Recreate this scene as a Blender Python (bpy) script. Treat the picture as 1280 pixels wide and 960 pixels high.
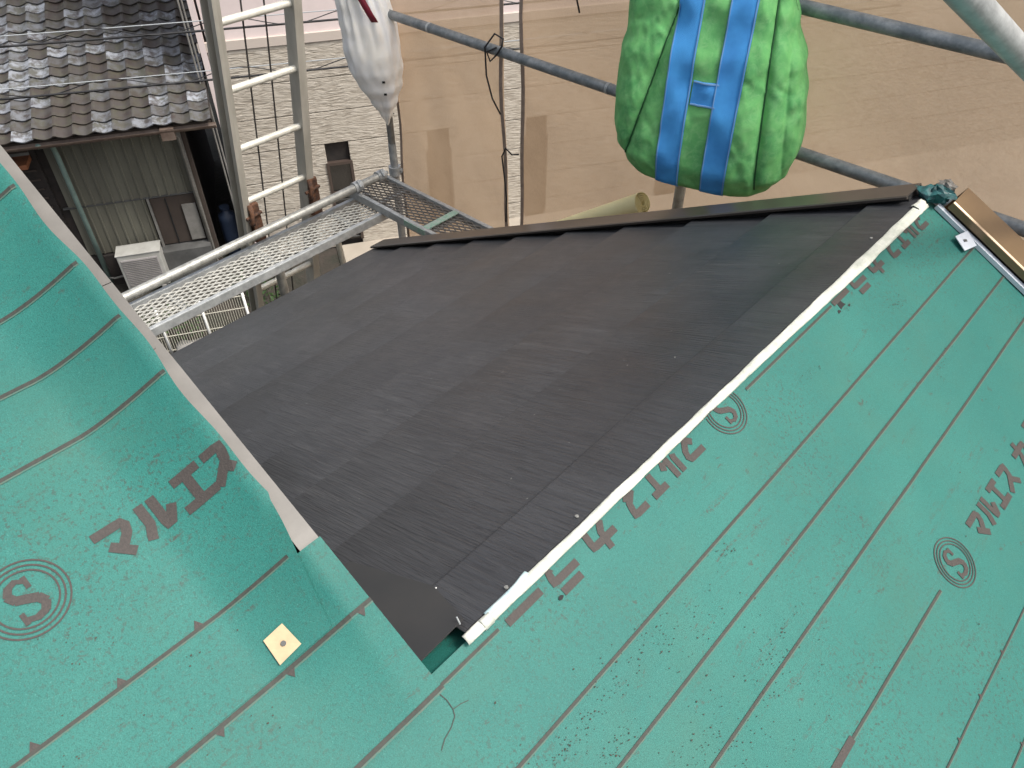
import bpy, bmesh, math, random
from mathutils import Vector, Matrix, noise
R = math.radians
for o in list(bpy.data.objects):
    bpy.data.objects.remove(o)
sc = bpy.context.scene
col = sc.collection

# ------------------------------------------------------------------ camera
CAM = Vector((0.412, -2.048, 0.982)); YAW, PITCH, ROLL = 0.7434, 0.7480, 0.0009
fw = Vector((-math.sin(YAW)*math.cos(PITCH), math.cos(YAW)*math.cos(PITCH), -math.sin(PITCH)))
rt = Vector((math.cos(YAW), math.sin(YAW), 0)); up = rt.cross(fw)
rt, up = math.cos(ROLL)*rt+math.sin(ROLL)*up, -math.sin(ROLL)*rt+math.cos(ROLL)*up
cam = bpy.data.cameras.new('camera'); cam.sensor_width = 36; cam.lens = 961.5/1280*36
cam.clip_start = 0.02; cam.clip_end = 2000
camo = bpy.data.objects.new('camera', cam); col.objects.link(camo)
camo.matrix_world = Matrix(((rt.x, up.x, -fw.x, CAM.x), (rt.y, up.y, -fw.y, CAM.y), (rt.z, up.z, -fw.z, CAM.z), (0, 0, 0, 1)))
sc.camera = camo

# ------------------------------------------------------------------ world, sun, exposure
SUN_DIR = Vector((0.46, 0.20, 0.86)).normalized()      # towards the sun
w = bpy.data.worlds.new('World'); sc.world = w; w.use_nodes = True
wn = w.node_tree; bgn = wn.nodes['Background']
sky = wn.nodes.new('ShaderNodeTexSky'); sky.sky_type = 'NISHITA'; sky.sun_disc = False
sky.sun_elevation = math.asin(SUN_DIR.z); sky.sun_rotation = math.atan2(SUN_DIR.x, SUN_DIR.y)
sky.air_density = 1.0; sky.dust_density = 4.0; sky.ozone_density = 1.0
hs = wn.nodes.new('ShaderNodeHueSaturation'); hs.inputs['Saturation'].default_value = 0.42
wn.links.new(sky.outputs[0], hs.inputs['Color']); wn.links.new(hs.outputs[0], bgn.inputs[0])
bgn.inputs[1].default_value = 0.125
sl = bpy.data.lights.new('sun', 'SUN'); sl.energy = 2.0; sl.angle = R(16); sl.color = (1.0, 0.95, 0.88)
slo = bpy.data.objects.new('sun', sl); col.objects.link(slo)
slo.rotation_euler = SUN_DIR.to_track_quat('Z', 'Y').to_euler(); slo.location = (0, 0, 20)
sc.view_settings.view_transform = 'Standard'; sc.view_settings.look = 'None'
sc.view_settings.gamma = 1; sc.view_settings.exposure = 1.05; sc.view_settings.use_curve_mapping = False
try:
    sc.cycles.max_bounces = 8; sc.cycles.transparent_max_bounces = 12
except Exception: pass

# ------------------------------------------------------------------ frames of reference
AL = math.atan(0.5); CA, SA = math.cos(AL), math.sin(AL)
def PP(s, y, h=0): return Vector((s*CA+h*SA, y, -s*SA+h*CA))        # near slope (green), s down-slope from ridge
def DD(s, y, h=0): return Vector((-s*CA-h*SA, y, -s*SA+h*CA))       # far slope (dark), s down-slope from ridge
TH = R(30.5); DV = Vector((math.sin(TH), math.cos(TH), 0)); NV = Vector((-math.cos(TH), math.sin(TH), 0))
def at(a, c, z): v = DV*a+NV*c; return Vector((v.x, v.y, z))        # street of the neighbours
GZ = -5.5
def sm(a, b, x):
    t = min(1, max(0, (x-a)/(b-a))); return t*t*(3-2*t)

# ------------------------------------------------------------------ material helpers
def mat(name, col_, rough=.6, metal=0.0, var=None, scale=20, detail=4, bump=0, bscale=200, spec=.5, stretch=None, contrast=(.35, .65)):
    m = bpy.data.materials.new(name); m.use_nodes = True; nt = m.node_tree; b = nt.nodes['Principled BSDF']
    b.inputs['Base Color'].default_value = (*col_, 1); b.inputs['Roughness'].default_value = rough
    b.inputs['Metallic'].default_value = metal; b.inputs['Specular IOR Level'].default_value = spec
    tc = nt.nodes.new('ShaderNodeTexCoord'); src = tc.outputs['Object']
    if stretch:
        mp = nt.nodes.new('ShaderNodeMapping'); mp.inputs['Scale'].default_value = stretch
        nt.links.new(src, mp.inputs[0]); src = mp.outputs[0]
    if var:
        n = nt.nodes.new('ShaderNodeTexNoise'); n.inputs['Scale'].default_value = scale; n.inputs['Detail'].default_value = detail
        n.inputs['Roughness'].default_value = .65
        r = nt.nodes.new('ShaderNodeValToRGB'); r.color_ramp.elements[0].position, r.color_ramp.elements[1].position = contrast
        r.color_ramp.elements[0].color = (*var, 1); r.color_ramp.elements[1].color = (*col_, 1)
        nt.links.new(src, n.inputs['Vector']); nt.links.new(n.outputs['Fac'], r.inputs[0]); nt.links.new(r.outputs[0], b.inputs['Base Color'])
    if bump:
        n2 = nt.nodes.new('ShaderNodeTexNoise'); n2.inputs['Scale'].default_value = bscale; n2.inputs['Detail'].default_value = 3
        bp = nt.nodes.new('ShaderNodeBump'); bp.inputs['Strength'].default_value = 1; bp.inputs['Distance'].default_value = bump
        nt.links.new(src, n2.inputs['Vector']); nt.links.new(n2.outputs['Fac'], bp.inputs['Height']); nt.links.new(bp.outputs[0], b.inputs['Normal'])
    return m
def nodes(m): return m.node_tree.nodes, m.node_tree.links, m.node_tree.nodes['Principled BSDF']
def ramp(nt, fac, stops):
    r = nt.nodes.new('ShaderNodeValToRGB'); e = r.color_ramp.elements
    while len(e) < len(stops): e.new(.5)
    for k, (p, c) in enumerate(stops):
        e[k].position = p; e[k].color = (*c, 1) if len(c) == 3 else c
    nt.links.new(fac, r.inputs[0]); return r
def noi(nt, vec, scale, detail=3, rough=.6, dist=0):
    n = nt.nodes.new('ShaderNodeTexNoise'); n.inputs['Scale'].default_value = scale; n.inputs['Detail'].default_value = detail
    n.inputs['Roughness'].default_value = rough; n.inputs['Distortion'].default_value = dist
    if vec is not None: nt.links.new(vec, n.inputs['Vector'])
    return n.outputs['Fac']
def mapping(nt, vec, scale, rot=(0, 0, 0)):
    mp = nt.nodes.new('ShaderNodeMapping'); mp.inputs['Scale'].default_value = scale; mp.inputs['Rotation'].default_value = rot
    nt.links.new(vec, mp.inputs[0]); return mp.outputs[0]
def mix(nt, fac, a, b, mode='MIX'):
    m = nt.nodes.new('ShaderNodeMix'); m.data_type = 'RGBA'; m.blend_type = mode
    for sock, v in ((m.inputs[0], fac), (m.inputs[6], a), (m.inputs[7], b)):
        if isinstance(v, (int, float)): sock.default_value = v
        elif isinstance(v, tuple): sock.default_value = (*v, 1)
        else: nt.links.new(v, sock)
    return m.outputs[2]
def math_(nt, op, a, b=None):
    m = nt.nodes.new('ShaderNodeMath'); m.operation = op
    for k, v in enumerate((a, b)):
        if v is None: continue
        if isinstance(v, (int, float)): m.inputs[k].default_value = v
        else: nt.links.new(v, m.inputs[k])
    return m.outputs[0]

M = {}
def green_mat():
    m = bpy.data.materials.new('green_underlayment'); m.use_nodes = True; nt = m.node_tree; b = nt.nodes['Principled BSDF']
    tc = nt.nodes.new('ShaderNodeTexCoord'); v = tc.outputs['Object']
    big = noi(nt, v, 3.2, 4); base = ramp(nt, big, [(.3, (.012, .116, .098)), (.7, (.020, .146, .120))])
    speck = noi(nt, v, 650, 2); c = mix(nt, ramp(nt, speck, [(.36, (.75, .75, .75)), (.52, (0, 0, 0))]).outputs[0], base.outputs[0], (.009, .078, .066))
    hi = noi(nt, v, 560, 2); c = mix(nt, ramp(nt, hi, [(.60, (0, 0, 0)), (.72, (.55, .55, .55))]).outputs[0], c, (.062, .215, .178))
    # footmarks: dark grit in patches, stretched along the sheet
    area = ramp(nt, noi(nt, v, 2.1, 2), [(.44, (0, 0, 0)), (.60, (1, 1, 1))])
    grit = ramp(nt, noi(nt, v, 170, 3, .7), [(.555, (0, 0, 0)), (.62, (1, 1, 1))])
    f = math_(nt, 'MULTIPLY', area.outputs[0], grit.outputs[0])
    c = mix(nt, math_(nt, 'MULTIPLY', f, .75), c, (.03, .055, .044))
    sv = mapping(nt, v, (9, 3, 9), (0, 0, R(12)))
    scuff = ramp(nt, noi(nt, sv, 5.5, 5, .75, .6), [(.60, (0, 0, 0)), (.68, (1, 1, 1))])
    fine = ramp(nt, noi(nt, v, 95, 2), [(.45, (0, 0, 0)), (.6, (1, 1, 1))])
    c = mix(nt, math_(nt, 'MULTIPLY', math_(nt, 'MULTIPLY', scuff.outputs[0], fine.outputs[0]), .8), c, (.04, .046, .036))
    s2 = mapping(nt, v, (46, 7, 46), (0, 0, R(-8))); st2 = ramp(nt, noi(nt, s2, 1.0, 5, .7, .4), [(.565, (0, 0, 0)), (.67, (1, 1, 1))])
    a2 = ramp(nt, noi(nt, v, 3.3, 3, .6), [(.46, (0, 0, 0)), (.60, (1, 1, 1))]); f2 = ramp(nt, noi(nt, v, 210, 2), [(.42, (0, 0, 0)), (.58, (1, 1, 1))])
    k2 = math_(nt, 'MULTIPLY', math_(nt, 'MULTIPLY', st2.outputs[0], a2.outputs[0]), f2.outputs[0])
    c = mix(nt, math_(nt, 'MULTIPLY', k2, .8), c, (.045, .042, .033))
    dull = ramp(nt, noi(nt, v, 5.5, 5, .7), [(.48, (0, 0, 0)), (.75, (1, 1, 1))]); c = mix(nt, math_(nt, 'MULTIPLY', dull.outputs[0], .30), c, (.040, .108, .074))
    nt.links.new(c, b.inputs['Base Color']); b.inputs['Roughness'].default_value = .62; b.inputs['Specular IOR Level'].default_value = .35
    bp = nt.nodes.new('ShaderNodeBump'); bp.inputs['Distance'].default_value = .0004; bp.inputs['Strength'].default_value = .8
    nt.links.new(noi(nt, v, 600, 3), bp.inputs['Height'])
    bp2 = nt.nodes.new('ShaderNodeBump'); bp2.inputs['Distance'].default_value = .006; bp2.inputs['Strength'].default_value = .5
    nt.links.new(noi(nt, v, 7, 2), bp2.inputs['Height']); nt.links.new(bp2.outputs[0], bp.inputs['Normal'])
    nt.links.new(bp.outputs[0], b.inputs['Normal']); return m
M['green'] = green_mat()
def panel_mat():
    m = bpy.data.materials.new('dark_embossed_metal'); m.use_nodes = True; nt = m.node_tree; b = nt.nodes['Principled BSDF']
    tc = nt.nodes.new('ShaderNodeTexCoord'); v = tc.outputs['Object']
    oi = nt.nodes.new('ShaderNodeObjectInfo')
    big = noi(nt, v, 2.4, 5, .6); base = ramp(nt, big, [(.32, (.028, .0295, .033)), (.7, (.044, .0455, .049))])
    dv = mapping(nt, v, (1.0, 14, 1.0), (0, 0, R(-16)))
    dust = ramp(nt, noi(nt, dv, 3.2, 6, .72), [(.52, (0, 0, 0)), (.78, (1, 1, 1))])
    dm = ramp(nt, noi(nt, v, 1.7, 3), [(.40, (0, 0, 0)), (.62, (1, 1, 1))])
    c = mix(nt, math_(nt, 'MULTIPLY', math_(nt, 'MULTIPLY', dust.outputs[0], dm.outputs[0]), .6), base.outputs[0], (.105, .105, .108))
    spk = ramp(nt, noi(nt, v, 60, 2), [(.765, (0, 0, 0)), (.79, (1, 1, 1))]); c = mix(nt, math_(nt, 'MULTIPLY', spk.outputs[0], .35), c, (.3, .3, .3))
    gv = mapping(nt, v, (9, 240, 9)); grain = noi(nt, gv, 1.0, 3, .6, .25)
    c = mix(nt, ramp(nt, grain, [(.36, (.5, .5, .5)), (.56, (0, 0, 0))]).outputs[0], c, (.014, .0145, .017))
    nt.links.new(c, b.inputs['Base Color'])
    rr = ramp(nt, noi(nt, v, 5, 4), [(.3, (.32, .32, .32)), (.7, (.5, .5, .5))]); nt.links.new(rr.outputs[0], b.inputs['Roughness'])
    b.inputs['Specular IOR Level'].default_value = .6
    bp = nt.nodes.new('ShaderNodeBump'); bp.inputs['Distance'].default_value = .0028; bp.inputs['Strength'].default_value = 1
    nt.links.new(grain, bp.inputs['Height']); nt.links.new(bp.outputs[0], b.inputs['Normal']); return m
M['panel'] = panel_mat()
M['flash'] = mat('smooth_dark_metal', (.024, .0235, .023), .42, var=(.032, .030, .028), scale=9, spec=.5)
M['trim'] = mat('dark_brown_trim', (.040, .034, .029), .30, var=(.050, .042, .035), scale=6, spec=.5); M['trimsheen'] = mat('brown_trim_net_sheen', (.21, .140, .075), .28, .25, var=(.17, .11, .06), scale=5)  # second is the same trim with the net's golden reflection put into its colour
M['black'] = mat('black_void', (.008, .008, .008), .8)
M['ink'] = mat('brown_print', (.045, .036, .031), .7, var=(.030, .025, .022), scale=300, bump=.0004, bscale=400)
M['line'] = mat('line_print', (.020, .024, .019), .7, var=(.034, .034, .027), scale=160)
M['halo'] = mat('line_print_edge', (.075, .095, .07), .7, var=(.03, .115, .092), scale=200)
M['tape'] = mat('white_tape', (.52, .52, .46), .55, var=(.38, .40, .34), scale=30, bump=.003, bscale=70)
M['tapeblue'] = mat('pale_blue_tape', (.36, .50, .52), .45, var=(.6, .68, .66), scale=40)
M['strip'] = mat('taupe_metal', (.150, .140, .125), .5, var=(.120, .112, .100), scale=14, spec=.4)
M['card'] = mat('cream_card', (.48, .37, .22), .7, var=(.40, .30, .18), scale=40)
M['galv'] = mat('galvanised_steel', (.46, .48, .48), .42, .3, var=(.30, .315, .32), scale=26, bump=.0006, bscale=140)
M['galvdark'] = mat('worn_blue_steel', (.14, .16, .17), .5, .25, var=(.28, .295, .30), scale=22, detail=8, bump=.001, bscale=90, contrast=(.36, .60))
M['galvpale'] = mat('pale_galvanised', (.42, .42, .39), .5, .45, var=(.26, .26, .24), scale=30, bump=.0006, bscale=120)
M['alum'] = mat('aluminium', (.66, .65, .58), .42, .2, var=(.50, .48, .41), scale=18, bump=.0004, bscale=100)
M['alumold'] = mat('weathered_aluminium', (.52, .495, .43), .5, .15, var=(.38, .36, .31), scale=10, stretch=(1, 1, .25))
M['rust'] = mat('rusty_steel', (.13, .055, .025), .85, var=(.045, .025, .018), scale=40, bump=.003, bscale=70)
M['white'] = mat('white_paint', (.74, .74, .72), .5, var=(.58, .58, .55), scale=14)
M['whitefl'] = mat('pale_flashing', (.55, .58, .62), .45, var=(.45, .48, .52), scale=12)
M['meshbrown'] = mat('brownish_mesh', (.17, .15, .13), .6, .2, var=(.10, .09, .08), scale=12)
M['gritm'] = mat('dried_grit', (.028, .032, .024), .9, var=(.05, .042, .032), scale=60)
M['cream'] = mat('cream_wire', (.45, .43, .36), .5)
M['rope'] = mat('dark_cord', (.035, .032, .030), .8)
M['cable'] = mat('black_cable', (.012, .012, .013), .6)
M['cablew'] = mat('pale_cable', (.30, .32, .33), .5)
M['greenpaint'] = mat('pale_green_paint', (.20, .38, .28), .7, var=(.36, .40, .37), scale=70)
M['yellow'] = mat('yellow_sheet', (.93, .83, .46), .6, var=(.90, .78, .42), scale=8)
M['red'] = mat('dark_red_tie', (.19, .012, .030), .5)
M['blade'] = mat('leaf_green', (.05, .10, .025), .7, var=(.025, .05, .015), scale=6)
M['soil'] = mat('soil', (.036, .028, .022), .95, var=(.016, .018, .011), scale=2.5, bump=.02, bscale=14)
def bag_mat():
    m = mat('green_tarp', (.155, .47, .145), .78, var=(.085, .33, .105), scale=11, detail=7, spec=.45, contrast=(.34, .6))
    nt = m.node_tree; b = nt.nodes['Principled BSDF']; tc = nt.nodes.new('ShaderNodeTexCoord'); v = tc.outputs['Object']
    old = b.inputs['Base Color'].links[0].from_socket
    dirt = ramp(nt, noi(nt, v, 30, 7, .78, .8), [(.46, (0, 0, 0)), (.66, (1, 1, 1))])
    c = mix(nt, math_(nt, 'MULTIPLY', dirt.outputs[0], .45), old, (.27, .55, .23)); nt.links.new(c, b.inputs['Base Color'])
    rn = nt.nodes.new('ShaderNodeTexNoise'); rn.noise_type = 'RIDGED_MULTIFRACTAL'; rn.inputs['Scale'].default_value = 11; rn.inputs['Detail'].default_value = 6; rn.inputs['Distortion'].default_value = .6
    nt.links.new(v, rn.inputs['Vector']); wv = rn.outputs['Fac']; bp = nt.nodes.new('ShaderNodeBump'); bp.inputs['Distance'].default_value = .016; bp.inputs['Strength'].default_value = .8
    nt.links.new(wv, bp.inputs['Height']); nt.links.new(bp.outputs[0], b.inputs['Normal'])
    return m
M['bag'] = bag_mat()
def strap_mat():
    m = mat('blue_webbing', (.060, .33, .74), .75, var=(.045, .25, .62), scale=9, spec=.3)
    nt = m.node_tree; b = nt.nodes['Principled BSDF']; tc = nt.nodes.new('ShaderNodeTexCoord')
    wv = nt.nodes.new('ShaderNodeTexWave'); wv.wave_type = 'BANDS'; wv.bands_direction = 'DIAGONAL'; wv.inputs['Scale'].default_value = 120; wv.inputs['Distortion'].default_value = 4
    nt.links.new(tc.outputs['Object'], wv.inputs[0]); bp = nt.nodes.new('ShaderNodeBump'); bp.inputs['Distance'].default_value = .0008
    nt.links.new(wv.outputs['Fac'], bp.inputs['Height']); nt.links.new(bp.outputs[0], b.inputs['Normal'])
    old = b.inputs['Base Color'].links[0].from_socket
    nt.links.new(mix(nt, math_(nt, 'MULTIPLY', wv.outputs['Fac'], .25), old, (.07, .30, .62)), b.inputs['Base Color']); return m
M['strap'] = strap_mat(); M['stitch'] = mat('pale_stitching', (.16, .32, .56), .7); M['seam'] = mat('dark_green_seam', (.02, .10, .03), .8)
def wbag_mat():
    m = mat('white_woven_plastic', (.86, .87, .88), .5, var=(.84, .82, .76), scale=5, spec=.4)
    nt = m.node_tree; b = nt.nodes['Principled BSDF']; b.inputs['Subsurface Weight'].default_value = 0
    tc = nt.nodes.new('ShaderNodeTexCoord'); bp = nt.nodes.new('ShaderNodeBump'); bp.inputs['Distance'].default_value = .010; bp.inputs['Strength'].default_value = .7
    rn = nt.nodes.new('ShaderNodeTexNoise'); rn.noise_type = 'RIDGED_MULTIFRACTAL'; rn.inputs['Scale'].default_value = 7; rn.inputs['Detail'].default_value = 5; rn.inputs['Distortion'].default_value = .5
    nt.links.new(mapping(nt, tc.outputs['Object'], (1.6, 1.6, .6)), rn.inputs['Vector']); nt.links.new(rn.outputs['Fac'], bp.inputs['Height']); nt.links.new(bp.outputs[0], b.inputs['Normal']); return m
M['wbag'] = wbag_mat()
def net_mat():
    m = bpy.data.materials.new('beige_scaffold_net'); m.use_nodes = True; nt = m.node_tree
    for n in list(nt.nodes): nt.nodes.remove(n)
    out = nt.nodes.new('ShaderNodeOutputMaterial'); tc = nt.nodes.new('ShaderNodeTexCoord'); v = tc.outputs['Object']
    c = ramp(nt, noi(nt, v, 1.9, 7, .68, .6), [(.28, (.46, .325, .205)), (.5, (.56, .40, .255)), (.72, (.62, .455, .30))]).outputs[0]
    wv = mapping(nt, v, (200, 200, 110)); fine = noi(nt, wv, 1.0, 2); c = mix(nt, ramp(nt, fine, [(.35, (.4, .4, .4)), (.6, (0, 0, 0))]).outputs[0], c, (.50, .36, .24))
    df = nt.nodes.new('ShaderNodeBsdfDiffuse'); tl = nt.nodes.new('ShaderNodeBsdfTranslucent'); tp = nt.nodes.new('ShaderNodeBsdfTransparent')
    nt.links.new(c, df.inputs[0]); nt.links.new(c, tl.inputs[0])
    m1 = nt.nodes.new('ShaderNodeMixShader'); m1.inputs[0].default_value = .45; nt.links.new(df.outputs[0], m1.inputs[1]); nt.links.new(tl.outputs[0], m1.inputs[2])
    m2 = nt.nodes.new('ShaderNodeMixShader'); nt.links.new(m1.outputs[0], m2.inputs[1]); nt.links.new(tp.outputs[0], m2.inputs[2])
    fac = ramp(nt, fine, [(.35, (.13, .13, .13)), (.65, (.21, .21, .21))]); nt.links.new(fac.outputs[0], m2.inputs[0])
    nt.links.new(m2.outputs[0], out.inputs[0]); return m
M['net'] = net_mat(); M['nethem'] = mat('net_hem', (.36, .27, .21), .8, var=(.26, .20, .16), scale=30)
def siding_mat():
    m = bpy.data.materials.new('rippled_beige_siding'); m.use_nodes = True; nt = m.node_tree; b = nt.nodes['Principled BSDF']
    tc = nt.nodes.new('ShaderNodeTexCoord'); v = mapping(nt, tc.outputs['Object'], (1, 1, 5.5))
    n = noi(nt, v, 7.5, 3, .5, .7); c = ramp(nt, n, [(.32, (.28, .245, .20)), (.52, (.40, .36, .30)), (.72, (.47, .43, .37))])
    nt.links.new(c.outputs[0], b.inputs['Base Color']); b.inputs['Roughness'].default_value = .85
    bp = nt.nodes.new('ShaderNodeBump'); bp.inputs['Distance'].default_value = .018; nt.links.new(n, bp.inputs['Height']); nt.links.new(bp.outputs[0], b.inputs['Normal']); return m
M['siding'] = siding_mat()
M['pinkwall'] = mat('pale_pink_wall', (.62, .53, .51), .8, var=(.56, .48, .46), scale=1.5)
M['bandm'] = mat('beige_band', (.46, .40, .35), .7)
M['glassdark'] = mat('dark_glass', (.015, .014, .013), .15, spec=.6)
M['winframe'] = mat('brown_window_frame', (.05, .035, .028), .5)
M['tin'] = mat('corrugated_olive_tin', (.135, .13, .10), .65, var=(.09, .085, .066), scale=2.2, detail=6, stretch=(1, 1, .3))
M['wood'] = mat('brown_weathered_board', (.050, .036, .028), .85, var=(.035, .026, .020), scale=3.5, detail=6)
M['darkwood'] = mat('dark_stained_wall', (.028, .021, .018), .9, var=(.012, .010, .009), scale=5)
M['orange'] = mat('rusty_orange_board', (.28, .105, .045), .75, var=(.19, .07, .03), scale=8)
M['greyboard'] = mat('grey_board', (.19, .18, .165), .8, var=(.13, .125, .11), scale=5)
M['slab'] = mat('grey_sheet', (.085, .085, .082), .7, var=(.055, .055, .053), scale=5)
M['gutter'] = mat('brown_gutter', (.075, .05, .038), .6, var=(.12, .09, .07), scale=9)
M['pipe'] = mat('pale_green_pipe', (.20, .28, .25), .6, var=(.14, .20, .18), scale=6)
M['acwhite'] = mat('ac_casing', (.36, .355, .33), .5, var=(.29, .285, .26), scale=6)
M['acgrille'] = mat('ac_grille', (.30, .28, .28), .6)
M['blue'] = mat('blue_drum', (.003, .011, .030), .6)
M['deck'] = mat('plywood', (.30, .21, .12), .8)
M['housewall'] = mat('house_siding', (.45, .42, .37), .8, var=(.38, .35, .31), scale=3)
M['yard'] = mat('beige_yard_paving', (.34, .30, .245), .85, var=(.28, .245, .20), scale=1.5)
M['concrete'] = mat('concrete', (.26, .25, .235), .9, var=(.19, .185, .17), scale=4)
def tile_mat():
    m = bpy.data.materials.new('weathered_roof_tile'); m.use_nodes = True; nt = m.node_tree; b = nt.nodes['Principled BSDF']
    tc = nt.nodes.new('ShaderNodeTexCoord'); oi = nt.nodes.new('ShaderNodeObjectInfo')
    base = ramp(nt, oi.outputs['Random'], [(0, (.036, .026, .022)), (.34, (.052, .047, .043)), (.58, (.11, .115, .125)), (.8, (.18, .19, .21)), (1, (.25, .265, .29))])
    vadd = nt.nodes.new('ShaderNodeVectorMath'); vadd.operation = 'ADD'
    sc3 = nt.nodes.new('ShaderNodeVectorMath'); sc3.operation = 'SCALE'; sc3.inputs['Scale'].default_value = 57
    cx = nt.nodes.new('ShaderNodeCombineXYZ')
    for k in range(3): nt.links.new(oi.outputs['Random'], cx.inputs[k])
    nt.links.new(cx.outputs[0], sc3.inputs[0]); nt.links.new(sc3.outputs[0], vadd.inputs[0]); nt.links.new(tc.outputs['Object'], vadd.inputs[1])
    st = ramp(nt, noi(nt, vadd.outputs[0], 9, 5, .7), [(.42, (0, 0, 0)), (.58, (1, 1, 1))])
    stc = ramp(nt, noi(nt, vadd.outputs[0], 5, 2), [(.35, (.030, .019, .015)), (.6, (.055, .052, .034))])
    c = mix(nt, math_(nt, 'MULTIPLY', st.outputs[0], .85), base.outputs[0], stc.outputs[0])
    nt.links.new(c, b.inputs['Base Color']); b.inputs['Roughness'].default_value = .55; return m
M['tile'] = tile_mat()

# ------------------------------------------------------------------ mesh helpers
class MB:
    def __init__(s): s.v = []; s.f = []
    def add(s, vs, fs):
        o = len(s.v); s.v += [Vector(v) for v in vs]; s.f += [[i+o for i in f] for f in fs]; return s
    def hexa(s, p):   # 8 pts: bottom 4 (ccw), top 4
        return s.add(p, [(3, 2, 1, 0), (4, 5, 6, 7), (0, 1, 5, 4), (1, 2, 6, 5), (2, 3, 7, 6), (3, 0, 4, 7)])
    def box(s, c, sx, sy, sz, ax=(Vector((1, 0, 0)), Vector((0, 1, 0)), Vector((0, 0, 1)))):
        c = Vector(c); x, y, z = ax[0]*sx/2, ax[1]*sy/2, ax[2]*sz/2
        return s.hexa([c-x-y-z, c+x-y-z, c+x+y-z, c-x+y-z, c-x-y+z, c+x-y+z, c+x+y+z, c-x+y+z])
    def tube(s, pts, r, n=12, cap=True, r2=None):
        pts = [Vector(p) for p in pts]; rings = []; prev = None
        for i, p in enumerate(pts):
            t = (pts[min(i+1, len(pts)-1)]-pts[max(i-1, 0)]).normalized()
            if prev is None: a = t.orthogonal().normalized()
            else: a = (prev-t*prev.dot(t)).normalized()
            prev = a; b = t.cross(a); rr = r if r2 is None else r+(r2-r)*i/(len(pts)-1)
            rings.append([p+a*rr*math.cos(2*math.pi*k/n)+b*rr*math.sin(2*math.pi*k/n) for k in range(n)])
        o = [v for ring in rings for v in ring]; f = []
        for i in range(len(pts)-1):
            for k in range(n): f.append((i*n+k, i*n+(k+1) % n, (i+1)*n+(k+1) % n, (i+1)*n+k))
        if cap: f.append(tuple(range(n-1, -1, -1))); f.append(tuple((len(pts)-1)*n+k for k in range(n)))
        return s.add(o, f)
    def grid(s, fn, us, vs, closeu=False):
        nu, nv = len(us), len(vs); o = [fn(u, v) for u in us for v in vs]; f = []
        for i in range(nu if closeu else nu-1):
            for j in range(nv-1):
                i2 = (i+1) % nu; f.append((i*nv+j, i2*nv+j, i2*nv+j+1, i*nv+j+1))
        return s.add(o, f)
    def slab(s, fn, us, vs, t):   # fn(u,v,off): two layers and closed rim
        nu, nv = len(us), len(vs)
        o = [fn(u, v, 0) for u in us for v in vs]+[fn(u, v, -t) for u in us for v in vs]; N = nu*nv; f = []
        for i in range(nu-1):
            for j in range(nv-1):
                q = (i*nv+j, (i+1)*nv+j, (i+1)*nv+j+1, i*nv+j+1); f.append(q); f.append(tuple(k+N for k in reversed(q)))
        for i in range(nu-1):
            for j in (0, nv-1): f.append((i*nv+j, (i+1)*nv+j, (i+1)*nv+j+N, i*nv+j+N))
        for j in range(nv-1):
            for i in (0, nu-1): f.append((i*nv+j, i*nv+j+1, i*nv+j+1+N, i*nv+j+N))
        return s.add(o, f)
    def prism(s, poly, d):     # polygon extruded by vector d
        n = len(poly); d = Vector(d); a = [Vector(p) for p in poly]
        return s.add(a+[p+d for p in a], [tuple(range(n-1, -1, -1)), tuple(range(n, 2*n))]+[(k, (k+1) % n, (k+1) % n+n, k+n) for k in range(n)])
    def build(s, name, m, parent=None, smooth=False, angle=None, local=None, bevel=0):
        me = bpy.data.meshes.new(name); me.from_pydata([tuple(v) for v in s.v], [], s.f)
        bm = bmesh.new(); bm.from_mesh(me); bmesh.ops.recalc_face_normals(bm, faces=bm.faces); bm.to_mesh(me); bm.free()
        me.materials.append(m if not isinstance(m, str) else M[m])
        if smooth:
            for p in me.polygons: p.use_smooth = True
            if angle: me.set_sharp_from_angle(angle=R(angle))
        ob = bpy.data.objects.new(name, me); col.objects.link(ob)
        if parent is not None: attach(ob, parent)
        if bevel:
            bv = ob.modifiers.new('bevel', 'BEVEL'); bv.width = bevel; bv.segments = 2; bv.limit_method = 'ANGLE'
        return ob
ROOTLOC = {}
def attach(ob, parent):
    ob.parent = parent; ob.matrix_parent_inverse = Matrix.Translation(-ROOTLOC.get(parent.name, Vector((0, 0, 0))))
def thing(name, label, cat, loc=(0, 0, 0), group=None):
    o = bpy.data.objects.new(name, None); col.objects.link(o); o.location = loc; o.empty_display_size = .1
    ROOTLOC[o.name] = Vector(loc); tag(o, label, cat, group); return o
def tag(o, label=None, cat=None, group=None, kind=None):
    if label: o['label'] = label
    if cat: o['category'] = cat
    if group: o['group'] = group
    if kind: o['kind'] = kind
    return o
def frange(a, b, n): return [a+(b-a)*i/(n-1) for i in range(n)]
rnd = random.Random(7)

# ------------------------------------------------------------------ ground
g = MB(); g.add([(-400, -400, GZ), (400, -400, GZ), (400, 400, GZ), (-400, 400, GZ)], [(0, 1, 2, 3)])
tag(g.build('ground', 'soil'), kind='structure')

# ------------------------------------------------------------------ the house being re-roofed
house = thing('house', 'house with green underlayment and half finished dark metal roof in front of camera', 'house', (0, -3, GZ))
YE, YR = -1.777, -0.05
def gS(s): return 1-.74*sm(-.26, .05, s)
def curl(s, y):
    u = min(1.0, max(0, (y+1.925)/.135)); return min(.058, .068*u**1.5)*gS(s)
def yedge(s):
    hh = .055*gS(s); return -2.048+.286*(1-hh/1.062)
def wav(s, y):
    return .0035*(noise.noise(Vector((s*4.5, y*3.2, 1.7))))+.0012*noise.noise(Vector((s*13, y*9, 4.1)))
def SP(s, y, h=0, flat=False): return PP(s, y, h+(0 if flat else curl(s, y))+wav(s, y))
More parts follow.
